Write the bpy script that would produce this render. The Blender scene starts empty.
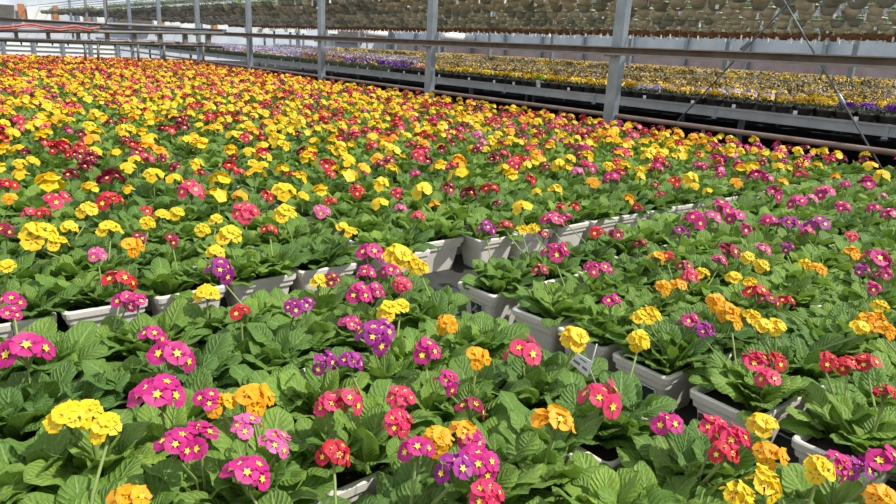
import bpy, math, random
import numpy as np
from mathutils import Vector, Matrix
random.seed(7); np.random.seed(7)
SC = bpy.context.scene
COL = SC.collection
PI = math.pi
# ------------------------------------------------------------------ camera frame
F = 660.0; PITCH = math.radians(17.0); ROLL = math.radians(3.1); CAMZ = 1.6
_f = np.array([0, math.cos(PITCH), -math.sin(PITCH)]); _r = np.array([1., 0, 0]); _u = np.cross(_r, _f)
cR, sR = math.cos(ROLL), math.sin(ROLL)
Rr = cR*_r + sR*_u; Ur = -sR*_r + cR*_u
UA = np.array([-0.63011822, 0.77649921, 0]); VA = np.array([0.77649921, 0.63011822, 0])
def w(p): return np.array([p@VA, p@UA, p[2]])      # world: X across the bed, Y along the bed
CR, CU, CF = w(Rr), w(Ur), w(_f)
CAM = np.array([0, 0, CAMZ])
def ray(px, py): return (px-448)/F*CR - (py-252)/F*CU + CF
def at_z(px, py, z):
    d = ray(px, py); return CAM + d*((z-CAMZ)/d[2])
def at_x(px, py, X):
    d = ray(px, py); return CAM + d*(X/d[0])
def at_y(px, py, Y):
    d = ray(px, py); return CAM + d*(Y/d[1])
def proj(p):
    q = np.asarray(p, float)-CAM; z = q@CF
    if z < .05: return (-9999, -9999, z)
    return (448+F*(q@CR)/z, 252-F*(q@CU)/z, z)
cd = bpy.data.cameras.new('camera'); cam = bpy.data.objects.new('camera', cd); COL.objects.link(cam)
cd.sensor_width = 36; cd.lens = F/896*36; cd.clip_start = .02; cd.clip_end = 300
m = Matrix.Identity(4)
for i in range(3):
    m[i][0] = CR[i]; m[i][1] = CU[i]; m[i][2] = -CF[i]; m[i][3] = CAM[i]
cam.matrix_world = m; SC.camera = cam
BENCH = .66; RIM = .81
# ------------------------------------------------------------------ materials
def newmat(name):
    mt = bpy.data.materials.new(name); mt.use_nodes = True
    nt = mt.node_tree; nt.nodes.clear()
    out = nt.nodes.new('ShaderNodeOutputMaterial')
    return mt, nt, out
def N(nt, t, **kw):
    n = nt.nodes.new(t)
    for k, v in kw.items():
        if k.startswith('_'): setattr(n, k[1:], v)
    return n
def math_(nt, op, a, b=None, c=None):
    n = nt.nodes.new('ShaderNodeMath'); n.operation = op
    for i, v in enumerate((a, b, c)):
        if v is None: continue
        if isinstance(v, (int, float)): n.inputs[i].default_value = v
        else: nt.links.new(v, n.inputs[i])
    return n.outputs[0]
def mixc(nt, fac, a, b, mode='MIX'):
    n = nt.nodes.new('ShaderNodeMix'); n.data_type = 'RGBA'; n.blend_type = mode
    for idx, v in ((0, fac), (6, a), (7, b)):
        if isinstance(v, (int, float)): n.inputs[idx].default_value = v
        elif isinstance(v, tuple): n.inputs[idx].default_value = (*v, 1) if len(v) == 3 else v
        else: nt.links.new(v, n.inputs[idx])
    return n.outputs[2]
def noise(nt, scale, detail=3, co=None):
    n = nt.nodes.new('ShaderNodeTexNoise'); n.inputs['Scale'].default_value = scale; n.inputs['Detail'].default_value = detail
    if co is None:
        g = nt.nodes.new('ShaderNodeNewGeometry'); co = g.outputs['Position']
    nt.links.new(co, n.inputs['Vector'])
    return n.outputs['Fac']
def ramp01(nt, v, lo, hi):
    n = nt.nodes.new('ShaderNodeMapRange'); n.inputs[1].default_value = lo; n.inputs[2].default_value = hi
    nt.links.new(v, n.inputs[0]); return n.outputs[0]
def plain(name, col, rough=.6, metal=0, var=.12, scale=12, col2=None, trans=0, bump=0, lo=.35, hi=.65):
    mt, nt, out = newmat(name)
    b = nt.nodes.new('ShaderNodeBsdfPrincipled')
    f = ramp01(nt, noise(nt, scale), lo, hi)
    if col2 is None: col2 = tuple(c*(1-var*2) for c in col)
    c = mixc(nt, f, col, col2)
    nt.links.new(c, b.inputs['Base Color']); b.inputs['Roughness'].default_value = rough; b.inputs['Metallic'].default_value = metal
    if bump:
        bp = nt.nodes.new('ShaderNodeBump'); bp.inputs['Strength'].default_value = bump; bp.inputs['Distance'].default_value = .004
        nt.links.new(noise(nt, scale*4), bp.inputs['Height']); nt.links.new(bp.outputs[0], b.inputs['Normal'])
    if trans:
        t = nt.nodes.new('ShaderNodeBsdfTranslucent'); nt.links.new(c, t.inputs[0])
        ms = nt.nodes.new('ShaderNodeMixShader'); ms.inputs[0].default_value = trans
        nt.links.new(b.outputs[0], ms.inputs[1]); nt.links.new(t.outputs[0], ms.inputs[2]); nt.links.new(ms.outputs[0], out.inputs[0])
    else: nt.links.new(b.outputs[0], out.inputs[0])
    return mt
def leafmat(name, c1, c2, c3):
    mt, nt, out = newmat(name)
    uv = nt.nodes.new('ShaderNodeUVMap'); uv.uv_map = 'UVMap'
    sp = nt.nodes.new('ShaderNodeSeparateXYZ'); nt.links.new(uv.outputs[0], sp.inputs[0])
    au = math_(nt, 'ABSOLUTE', sp.outputs[0])                       # |across|; whole part = leaf
    uvb = nt.nodes.new('ShaderNodeUVMap'); uvb.uv_map = 'Var'
    sv = nt.nodes.new('ShaderNodeSeparateXYZ'); nt.links.new(uvb.outputs[0], sv.inputs[0])
    ph = math_(nt, 'SUBTRACT', math_(nt, 'MULTIPLY', sp.outputs[1], 11.0), math_(nt, 'MULTIPLY', au, 3.2))
    vein = math_(nt, 'ABSOLUTE', math_(nt, 'SINE', math_(nt, 'MULTIPLY', ph, PI)))
    vein = math_(nt, 'POWER', vein, .55)
    mid = ramp01(nt, au, 0.02, 0.11)
    h = math_(nt, 'MULTIPLY', vein, mid)
    n2 = noise(nt, 190, 2)
    hh = math_(nt, 'ADD', h, math_(nt, 'MULTIPLY', n2, .9))
    base = mixc(nt, sv.outputs[0], c1, c2)
    oi = nt.nodes.new('ShaderNodeObjectInfo')
    base = mixc(nt, math_(nt, 'MULTIPLY', oi.outputs['Random'], .45), base, c3)
    base = mixc(nt, ramp01(nt, noise(nt, 3.0, 1), .35, .7), base, c3)
    light = mixc(nt, .55, base, (.36, .50, .16))
    c = mixc(nt, h, light, base)
    b = nt.nodes.new('ShaderNodeBsdfPrincipled'); nt.links.new(c, b.inputs['Base Color'])
    b.inputs['Roughness'].default_value = .48
    b.inputs['Specular IOR Level'].default_value = .35
    bp = nt.nodes.new('ShaderNodeBump'); bp.inputs['Strength'].default_value = .75; bp.inputs['Distance'].default_value = .0036
    nt.links.new(hh, bp.inputs['Height']); nt.links.new(bp.outputs[0], b.inputs['Normal'])
    t = nt.nodes.new('ShaderNodeBsdfTranslucent')
    nt.links.new(mixc(nt, .5, c, (.30, .50, .04)), t.inputs[0])
    ms = nt.nodes.new('ShaderNodeMixShader'); ms.inputs[0].default_value = .28
    nt.links.new(b.outputs[0], ms.inputs[1]); nt.links.new(t.outputs[0], ms.inputs[2]); nt.links.new(ms.outputs[0], out.inputs[0])
    return mt
M = {}
M['leaf'] = leafmat('primrose_leaf', (.135, .285, .030), (.315, .470, .060), (.062, .160, .028))
M['stem'] = plain('pale_green_stem', (.30, .40, .12), .5, trans=.15)
M['eye'] = plain('yellow_flower_eye', (.93, .66, .03), .5, var=.05)
M['eyeo'] = plain('orange_flower_eye', (.93, .48, .006), .5, var=.05)
PET = {'Y': ((.90, .66, .010), (.88, .55, .005)), 'O': ((.95, .46, .003), (.93, .33, .002)),
       'M': ((.66, .014, .24), (.46, .008, .18)), 'P': ((.40, .015, .29), (.28, .010, .23)),
       'K': ((.82, .045, .165), (.66, .018, .105)), 'R': ((.66, .012, .045), (.48, .006, .030)),
       'C': ((.34, .006, .060), (.22, .004, .050)), 'L': ((.80, .16, .42), (.66, .07, .32))}
for k, (a, b_) in PET.items():
    M['pet'+k] = plain('petal_'+{'Y': 'yellow', 'O': 'orange', 'M': 'magenta', 'P': 'purple', 'K': 'rose', 'R': 'red', 'C': 'crimson', 'L': 'pink'}[k], a, .55, col2=b_, trans=.25, scale=60)
M['box'] = plain('off_white_plastic', (.80, .765, .70), .45, col2=(.70, .665, .60), scale=9)
M['soil'] = plain('dark_peat', (.035, .024, .016), .95, bump=.8, scale=60)
M['bench'] = plain('dark_bench_mat', (.045, .045, .043), .85, scale=20, bump=.3)
M['steel'] = plain('galvanised_steel', (.33, .37, .41), .45, .55, col2=(.25, .29, .33), scale=7)
M['alu'] = plain('aluminium_bench_edge', (.42, .43, .42), .5, .3, col2=(.32, .33, .33), scale=4)
M['rust'] = plain('brown_rusted_steel', (.105, .070, .052), .75, .1, col2=(.16, .12, .095), scale=6)
M['railtop'] = plain('dull_rail_flange', (.30, .265, .24), .6, .2, scale=5)
M['pipe'] = plain('brown_heating_pipe', (.20, .125, .095), .55, .2, col2=(.28, .20, .165), scale=5)
M['ground'] = plain('black_ground_fabric', (.012, .012, .012), .95, scale=3)
M['black'] = plain('black_plastic', (.025, .025, .027), .5)
M['potgrey'] = plain('dark_grey_pot', (.075, .072, .066), .55, col2=(.05, .048, .045), scale=20)
M['basket'] = plain('taupe_basket_plastic', (.66, .58, .45), .35, col2=(.46, .40, .30), scale=5)
M['basketg'] = plain('grey_green_basket_plastic', (.34, .34, .29), .4, col2=(.22,.22,.19), scale=5)
M['coco'] = plain('brown_coco_liner', (.36, .15, .06), .9, col2=(.16, .07, .035), scale=40)
M['green'] = plain('young_green_foliage', (.17, .34, .07), .6, col2=(.09, .18, .05), scale=30, trans=.2)
M['vfol'] = plain('viola_foliage', (.045, .085, .022), .7, col2=(.09, .10, .045), scale=14, trans=.1)
M['white'] = plain('white_plastic', (.80, .80, .78), .5, var=.04)
M['tag'] = plain('white_tag', (.78, .78, .80), .5, var=.03)
M['ink'] = plain('grey_ink', (.10, .11, .15), .6)
M['vY'] = plain('viola_yellow', (.90, .62, .02), .6, col2=(.85, .52, .015), scale=40, trans=.15)
M['vB'] = plain('viola_brown_yellow', (.11, .075, .05), .6, col2=(.24, .17, .10), scale=40)
M['vS'] = plain('viola_dry_pink', (.40, .31, .24), .6, col2=(.22, .16, .13), scale=40)
M['vP'] = plain('viola_purple', (.12, .02, .42), .6, col2=(.20, .04, .34), scale=40, trans=.15)
M['vL'] = plain('viola_lavender', (.58, .44, .72), .6, col2=(.40, .30, .55), scale=40, trans=.15)
M['vM'] = plain('viola_magenta', (.62, .04, .32), .6, trans=.15)
M['vW'] = plain('viola_white', (.75, .76, .74), .6, trans=.15)
M['lime'] = plain('lime_leaf', (.35, .80, .03), .5, trans=.3)
M['hose'] = plain('red_rubber_hose', (.50, .13, .11), .5)
M['film'] = plain('pale_wall_film', (.50, .56, .64), .5, col2=(.62, .66, .72), scale=1.2)
M['filmpink'] = plain('reddish_wall_band', (.40, .27, .26), .6, col2=(.48, .38, .38), scale=1.5)
M['panel'] = plain('white_wall_panel', (.86, .85, .80), .6, col2=(.70, .74, .76), scale=.7)
M['orange'] = plain('orange_brown_post', (.55, .22, .08), .6)
M['cable'] = plain('brace_rod_steel', (.16, .165, .17), .45, .5)
M['boom'] = plain('boom_grey_brown', (.20, .18, .16), .6, .3, scale=4)
def picturemat():
    mt, nt, out = newmat('plant_picture_print')
    tc = nt.nodes.new('ShaderNodeTexCoord')
    v = nt.nodes.new('ShaderNodeTexVoronoi'); v.inputs['Scale'].default_value = 110; nt.links.new(tc.outputs['Object'], v.inputs['Vector'])
    sp = nt.nodes.new('ShaderNodeSeparateXYZ'); nt.links.new(v.outputs['Color'], sp.inputs[0])
    c = mixc(nt, math_(nt, 'GREATER_THAN', sp.outputs[0], .80), (.02, .055, .045), (.36, .06, .03))
    c = mixc(nt, math_(nt, 'GREATER_THAN', sp.outputs[1], .84), c, (.40, .43, .44))
    b = nt.nodes.new('ShaderNodeBsdfPrincipled'); nt.links.new(c, b.inputs['Base Color']); b.inputs['Roughness'].default_value = .35
    nt.links.new(b.outputs[0], out.inputs[0]); return mt
M['picture'] = picturemat()
MN = list(M)
MI = {k: i for i, k in enumerate(MN)}
# ------------------------------------------------------------------ mesh arrays
class Arr:
    """vertices, polygons, material per polygon, two uv pairs per vertex"""
    def __init__(s): s.V = []; s.P = []; s.m = []; s.uv = []; s.var = []; s.sm = []
    def add(s, verts, faces, mat, uv=None, var=0., smooth=True):
        o = len(s.V); s.V += [tuple(v) for v in verts]
        s.uv += list(uv) if uv else [(0, 0)]*len(verts)
        s.var += [var]*len(verts)
        for f in faces: s.P.append(tuple(o+i for i in f)); s.m.append(MI[mat]); s.sm.append(smooth)
        return s
    def np(s):
        return dict(V=np.array(s.V, float), L=np.array([i for f in s.P for i in f], int), T=np.array([len(f) for f in s.P], int),
                    m=np.array(s.m, int), uv=np.array(s.uv, float), var=np.array(s.var, float), sm=np.array(s.sm, bool))
def tmat(loc, rz=0, s=1., rx=0, ry=0):
    A = np.array(Matrix.Rotation(rz, 3, 'Z') @ Matrix.Rotation(ry, 3, 'Y') @ Matrix.Rotation(rx, 3, 'X'))*s
    return A, np.array(loc, float)
def stack(items):
    """items: (arrays, A(3x3), loc)"""
    V = []; L = []; T = []; mm = []; uv = []; var = []; sm = []; o = 0
    for a, A, l in items:
        V.append(a['V']@A.T + l); L.append(a['L']+o); T.append(a['T']); mm.append(a['m']); uv.append(a['uv']); var.append(a['var']); sm.append(a['sm']); o += len(a['V'])
    return dict(V=np.concatenate(V), L=np.concatenate(L), T=np.concatenate(T), m=np.concatenate(mm), uv=np.concatenate(uv), var=np.concatenate(var), sm=np.concatenate(sm))
def mesh(name, a):
    if isinstance(a, Arr): a = a.np()
    me = bpy.data.meshes.new(name)
    used = np.unique(a['m']); rem = np.zeros(len(MN), int)
    for i, u in enumerate(used): rem[u] = i; me.materials.append(M[MN[u]])
    me.vertices.add(len(a['V'])); me.vertices.foreach_set('co', a['V'].astype(np.float32).ravel())
    me.loops.add(len(a['L'])); me.loops.foreach_set('vertex_index', a['L'].astype(np.int32))
    me.polygons.add(len(a['T'])); st = np.concatenate(([0], np.cumsum(a['T'])[:-1]))
    me.polygons.foreach_set('loop_start', st.astype(np.int32)); me.polygons.foreach_set('loop_total', a['T'].astype(np.int32))
    me.polygons.foreach_set('material_index', rem[a['m']].astype(np.int32)); me.polygons.foreach_set('use_smooth', a['sm'])
    if a['uv'].any():
        l1 = me.uv_layers.new(name='UVMap'); l1.data.foreach_set('uv', a['uv'][a['L']].astype(np.float32).ravel())
        l2 = me.uv_layers.new(name='Var'); vv = a['var'][a['L']]; l2.data.foreach_set('uv', np.stack([vv, vv], 1).astype(np.float32).ravel())
    me.update(calc_edges=True); me.validate()
    return me
def link(name, me, parent=None, loc=(0, 0, 0), rz=0, scale=1, rot=None):
    o = bpy.data.objects.new(name, me); COL.objects.link(o)
    o.location = loc; o.rotation_euler = rot if rot else (0, 0, rz); o.scale = (scale,)*3 if isinstance(scale, (int, float)) else scale
    if parent is not None: o.parent = parent
    return o
def tag(o, label=None, cat=None, group=None, kind=None):
    if label: o['label'] = label
    if cat: o['category'] = cat
    if group: o['group'] = group
    if kind: o['kind'] = kind
    return o
def thing(name, label, cat, loc=(0, 0, 0), rz=0, group=None):
    return tag(link(name, None, None, loc, rz), label, cat, group)
def box(a, lo, hi, mat, smooth=False):
    x0, y0, z0 = lo; x1, y1, z1 = hi
    v = [(x0, y0, z0), (x1, y0, z0), (x1, y1, z0), (x0, y1, z0), (x0, y0, z1), (x1, y0, z1), (x1, y1, z1), (x0, y1, z1)]
    a.add(v, [(0, 3, 2, 1), (4, 5, 6, 7), (0, 1, 5, 4), (1, 2, 6, 5), (2, 3, 7, 6), (3, 0, 4, 7)], mat, smooth=smooth); return a
def tube(a, pts, r, mat, n=8, cap=True):
    pts = [Vector(p) for p in pts]; rings = []
    rr = r if isinstance(r, (list, tuple)) else [r]*len(pts)
    for i, p in enumerate(pts):
        d = (pts[min(i+1, len(pts)-1)] - pts[max(i-1, 0)]).normalized()
        s = d.cross(Vector((0, 0, 1))) if abs(d.z) < .95 else d.cross(Vector((1, 0, 0)))
        s.normalize(); t = s.cross(d)
        rings.append([tuple(p + (s*math.cos(2*PI*k/n) + t*math.sin(2*PI*k/n))*rr[i]) for k in range(n)])
    v = [q for rg in rings for q in rg]; f = []
    for i in range(len(pts)-1):
        for k in range(n): f.append((i*n+k, i*n+(k+1) % n, (i+1)*n+(k+1) % n, (i+1)*n+k))
    if cap: f.append(tuple(range(n))[::-1]); f.append(tuple((len(pts)-1)*n+k for k in range(n)))
    a.add(v, f, mat); return a
def lathe(a, prof, mat, n=12, c=(0, 0)):
    v = [(c[0]+r*math.cos(2*PI*k/n), c[1]+r*math.sin(2*PI*k/n), z) for r, z in prof for k in range(n)]
    f = [(i*n+k, i*n+(k+1) % n, (i+1)*n+(k+1) % n, (i+1)*n+k) for i in range(len(prof)-1) for k in range(n)]
    a.add(v, f, mat); return a
# ------------------------------------------------------------------ planter box (rounded rectangle loft)
BW, BD, BH = .236, .186, .15
def planter_box():
    a = Arr()
    prof = [(-.034, 0, 0), (-.0165, .106, 0), (-.0095, .108, 0), (-.0075, .126, 0), (-.002, .128, 0), (0, .146, 0), (-.003, .150, 0), (-.011, .150, 0), (-.014, .146, 0), (-.018, .118, 0)]
    n = 4; v = []; R = .016
    for off, z, _ in prof:
        hx, hy = BW/2+off, BD/2+off; r = R
        for ci, (sx, sy) in enumerate(((1, 1), (-1, 1), (-1, -1), (1, -1))):
            for k in range(n):
                an = ci*PI/2 + k/(n-1)*PI/2
                v.append((sx*(hx-r)+r*math.cos(an), sy*(hy-r)+r*math.sin(an), z))
    K = 4*n; f = [tuple(range(K))[::-1]]
    for i in range(len(prof)-1):
        for k in range(K): f.append((i*K+k, i*K+(k+1) % K, (i+1)*K+(k+1) % K, (i+1)*K+k))
    a.add(v, f, 'box', smooth=False)
    return a.np()
def soil_top():
    a = Arr(); hx, hy = BW/2-.0165, BD/2-.0165
    v = []; nx, ny = 7, 6
    for j in range(ny):
        for i in range(nx): v.append((-hx+2*hx*i/(nx-1), -hy+2*hy*j/(ny-1), .125+random.uniform(-.004, .006)))
    a.add(v, [(j*nx+i, j*nx+i+1, (j+1)*nx+i+1, (j+1)*nx+i) for j in range(ny-1) for i in range(nx-1)], 'soil'); return a.np()
A_BOX, A_SOIL = planter_box(), soil_top()
# ------------------------------------------------------------------ leaves
def leaf(a, base, az, elev, L, W, droop, nl=11, nw=7, curl=.3, twist=0, var=.5, mat='leaf'):
    v = []; uv = []
    p = np.array(base, float); dirh = np.array([math.cos(az), math.sin(az), 0]); side = np.array([-math.sin(az), math.cos(az), 0])
    st = L/(nl-1); e = elev; phs = random.uniform(0, 6)
    for i in range(nl):
        t = i/(nl-1)
        wd = .16 + .84*max(0, min(1, (t-.10)/.42))**.9 if t < .55 else math.sqrt(max(0.0, 1-((t-.55)/.452)**2.6))
        wd = max(wd, .05)*W/2
        d = dirh*math.cos(e)+np.array([0, 0, 1])*math.sin(e)
        nrm = -dirh*math.sin(e)+np.array([0, 0, 1])*math.cos(e)
        tw = twist*t; s2 = side*math.cos(tw)+nrm*math.sin(tw); n2 = nrm*math.cos(tw)-side*math.sin(tw)
        for j in range(nw):
            q = -1+2*j/(nw-1)
            lift = wd*(.42*abs(q) - curl*2.0*max(0, abs(q)-.45)**1.3)
            ruf = .0035*math.sin(t*19+phs+q*2.2)*abs(q)*(L/.12)
            v.append(p + s2*wd*q*(1-.08*abs(q)) + n2*(lift+ruf)); uv.append((q, t))
        p = p + d*st; e -= droop/(nl-1)*(0.5+t)
    f = [(i*nw+j, i*nw+j+1, (i+1)*nw+j+1, (i+1)*nw+j) for i in range(nl-1) for j in range(nw-1)]
    a.add(v, f, mat, uv, var)
def rosette(n=18, nl=11, nw=7, s=1.):
    a = Arr(); az = random.uniform(0, 6.3)
    for i in range(n):
        t = i/(n-1); az += 2.4+random.uniform(-.35, .35)     # t=0 outer, 1 inner
        el = math.radians(34+44*t+random.uniform(-12, 12)); L = (.158-.056*t)*random.uniform(.84, 1.14)*s
        leaf(a, (.012*math.cos(az)*(1-t), .012*math.sin(az)*(1-t), .0), az, el, L, L*random.uniform(.46, .60), random.uniform(.3, 1.15)*(1.1-t*.4), nl, nw,
             curl=random.uniform(.15, .7), twist=random.uniform(-.5, .5), var=min(1, max(0, random.gauss(.25+.5*t, .22))))
    return a.np()
ROS = [rosette(random.choice((15, 16, 17, 18))) for _ in range(14)]
ROSL = [rosette(10, 6, 3, 1.05) for _ in range(6)]
# ------------------------------------------------------------------ flowers
def floret(a, c, nrm, r, pet, eye, ped_to=None, lod=0, ruffle=0.):
    n = Vector(nrm).normalized(); s = n.cross(Vector((0.3, .2, 1))).normalized(); t = n.cross(s)
    c = Vector(c); rot = random.uniform(0, 6.3)
    P = lambda x, y, z: tuple(c + s*x + t*y + n*z)
    if lod == 0:
        for k in range(5):
            a0 = rot+k*2*PI/5; pts = [(0.10, 0, .0)]; bend = random.uniform(-.10, .22)
            for (rr, dg) in ((.50, -32), (.82, -39), (.98, -24), (.93, 0), (.98, 24), (.82, 39), (.50, 32)):
                z = bend*rr*rr + (.05 if dg < 0 else -.03) + random.uniform(-.05, .05)*(1+ruffle)
                pts.append((rr*random.uniform(.97, 1.03), dg, z))
            v = [P(q*r*math.cos(a0+math.radians(dg)), q*r*math.sin(a0+math.radians(dg)), z*r) for q, dg, z in pts]
            mid = P(.6*r*math.cos(a0), .6*r*math.sin(a0), (.06+bend*.3)*r); v.append(mid)
            a.add(v, [(8, i, i+1) for i in range(0, 7)]+[(8, 7, 0)], 'pet'+pet)
        v = [P(0, 0, .05*r)]
        for k in range(10):
            rr = (.36 if k % 2 == 0 else .19)*r; an = rot+k*PI/5
            v.append(P(rr*math.cos(an), rr*math.sin(an), .12*r))
        a.add(v, [(0, 1+k, 1+(k+1) % 10) for k in range(10)], eye)
    else:
        v = [P(0, 0, .02*r)]
        for k in range(10):
            rr = (1. if k % 2 else .78)*r; an = rot+k*PI/5
            v.append(P(rr*math.cos(an), rr*math.sin(an), random.uniform(-.12, .18)*r))
        a.add(v, [(0, 1+k, 1+(k+1) % 10) for k in range(10)], 'pet'+pet)
        v = [P(.26*r*math.cos(an), .26*r*math.sin(an), .1*r) for an in (0, 1.26, 2.51, 3.77, 5.03)]
        a.add(v, [(0, 1, 2, 3, 4)], eye)
    if ped_to is not None:
        q = Vector(ped_to); b = c - n*.016
        tube(a, [tuple(q), tuple((q+b)*.5+Vector((0, 0, .004))), tuple(b), tuple(c-n*.002)], [.0012, .0014, .0035, .0045], 'stem', 4 if lod else 5, cap=False)
def umbel(kind, lod=0, stalk=0., nf=None, side=False):
    """origin at the middle of the head of flowers"""
    a = Arr(); nf = nf or random.choice((6, 6, 7, 8)); R = .034
    top = (0, 0, -.032)
    y = kind in 'YO'
    g = random.uniform(0, 6.3)
    for i in range(nf):
        t = (i+.5)/nf; el = math.radians(82-72*t+random.uniform(-10, 10)); az = g+i*2.4
        n = Vector((math.cos(el)*math.cos(az), math.cos(el)*math.sin(az), math.sin(el)))
        c = n*R*random.uniform(.85, 1.12); c.z -= .006
        if side: c = Vector((c.x*1.15, c.y*1.15, c.z*.7))
        n2 = n + Vector((.10, -.28, .18))
        r = random.uniform(.0215, .0275)*(1.06 if y else 1)
        floret(a, c, n2, r, kind, 'eyeo' if y else 'eye', top, lod, 1 if y else 0)
    if stalk: tube(a, [(0, 0, -.03), (0, 0, -.03-stalk)], [.0025, .003], 'stem', 5, cap=False)
    # a few buds
    if lod == 0:
        for _ in range(2):
            d = Vector((random.uniform(-1, 1), random.uniform(-1, 1), .6)).normalized()
            tube(a, [top, tuple(d*.022), tuple(d*.032), tuple(d*.037)], [.0012, .0035, .0035, .001], 'stem', 5)
    return a.np()
KN = {'Y': 'yellow', 'O': 'orange', 'M': 'magenta', 'P': 'purple', 'K': 'rose', 'R': 'red', 'C': 'crimson', 'L': 'pink'}
UMB = {k: [umbel(k) for _ in range(4)] for k in PET}
UMBM = {k: [mesh('flower_cluster_'+KN[k], u) for u in v] for k, v in UMB.items()}
UMS = {k: [umbel(k, 1, .075) for _ in range(3)] for k in PET}
UMSM = {k: [mesh('flower_cluster_far_'+KN[k], u) for u in v] for k, v in UMS.items()}
UML = {k: [umbel(k, 1, 0, 6) for _ in range(3)] for k in PET}
ME_BOX = mesh('planter_box', A_BOX); ME_SOIL = mesh('potting_soil', A_SOIL)
ME_ROS = [mesh('primrose_leaves', r) for r in ROS]
# a pair of rosettes as one foliage mesh for planters seen small
def pair(lst):
    sg = random.choice((-1, 1))
    return stack([(random.choice(lst),)+tmat((bx, by*sg, .122), random.uniform(0, 6)) for bx, by in ((-.062, .02), (.0, -.035), (.062, .022))])
ROSM = [rosette(12, 7, 5) for _ in range(6)]
PAIRS = [pair(ROSM) for _ in range(8)]
ME_PAIR = [mesh('primrose_foliage', p) for p in PAIRS]
PAIRL = [pair(ROSL) for _ in range(6)]
# ------------------------------------------------------------------ planter positions (centre x, y, yaw, block)
SP = []
def addp(x, y, yaw, blk): SP.append([x, y, yaw, blk])
for c in range(8):                                         # front left block
    for r in range(8): addp(1.115-.25*c+random.uniform(-.006, .006), 1.70-.232*r+random.uniform(-.01, .01), random.uniform(-.03, .03), 'front')
RY = [1.625, 1.345, 1.14, .93, .685, .43, .19, -.05, -.29]
for c in range(19):                                        # right block
    for r, y in enumerate(RY):
        if c == 0: addp(1.555, y, (.10, .13, 0, 0, 0, .05, 0, 0, 0)[r], 'right')
        else: addp(1.555+.256*c, y+random.uniform(-.012, .012) if c < 2 else 1.66-.232*r-.035*math.sin(c)+(.13 if c > 6 else .05 if c > 4 else 0)+random.uniform(-.012, .012), random.uniform(-.05, .05), 'right')
for j in range(74):                                        # long bed behind
    off = random.uniform(-.012, .012)
    for i in range(-7, 23):
        x = .87+.25*i if i <= 1 else .97+.25*i
        if x > 6.2: continue
        fy = .085 if (j == 0 and i in (3,)) else 0
        addp(x + (0 if j == 0 else off), 2.155+.236*j+fy+(random.uniform(-.008, .008) if j else 0), random.uniform(-.04, .04), 'back')
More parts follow.
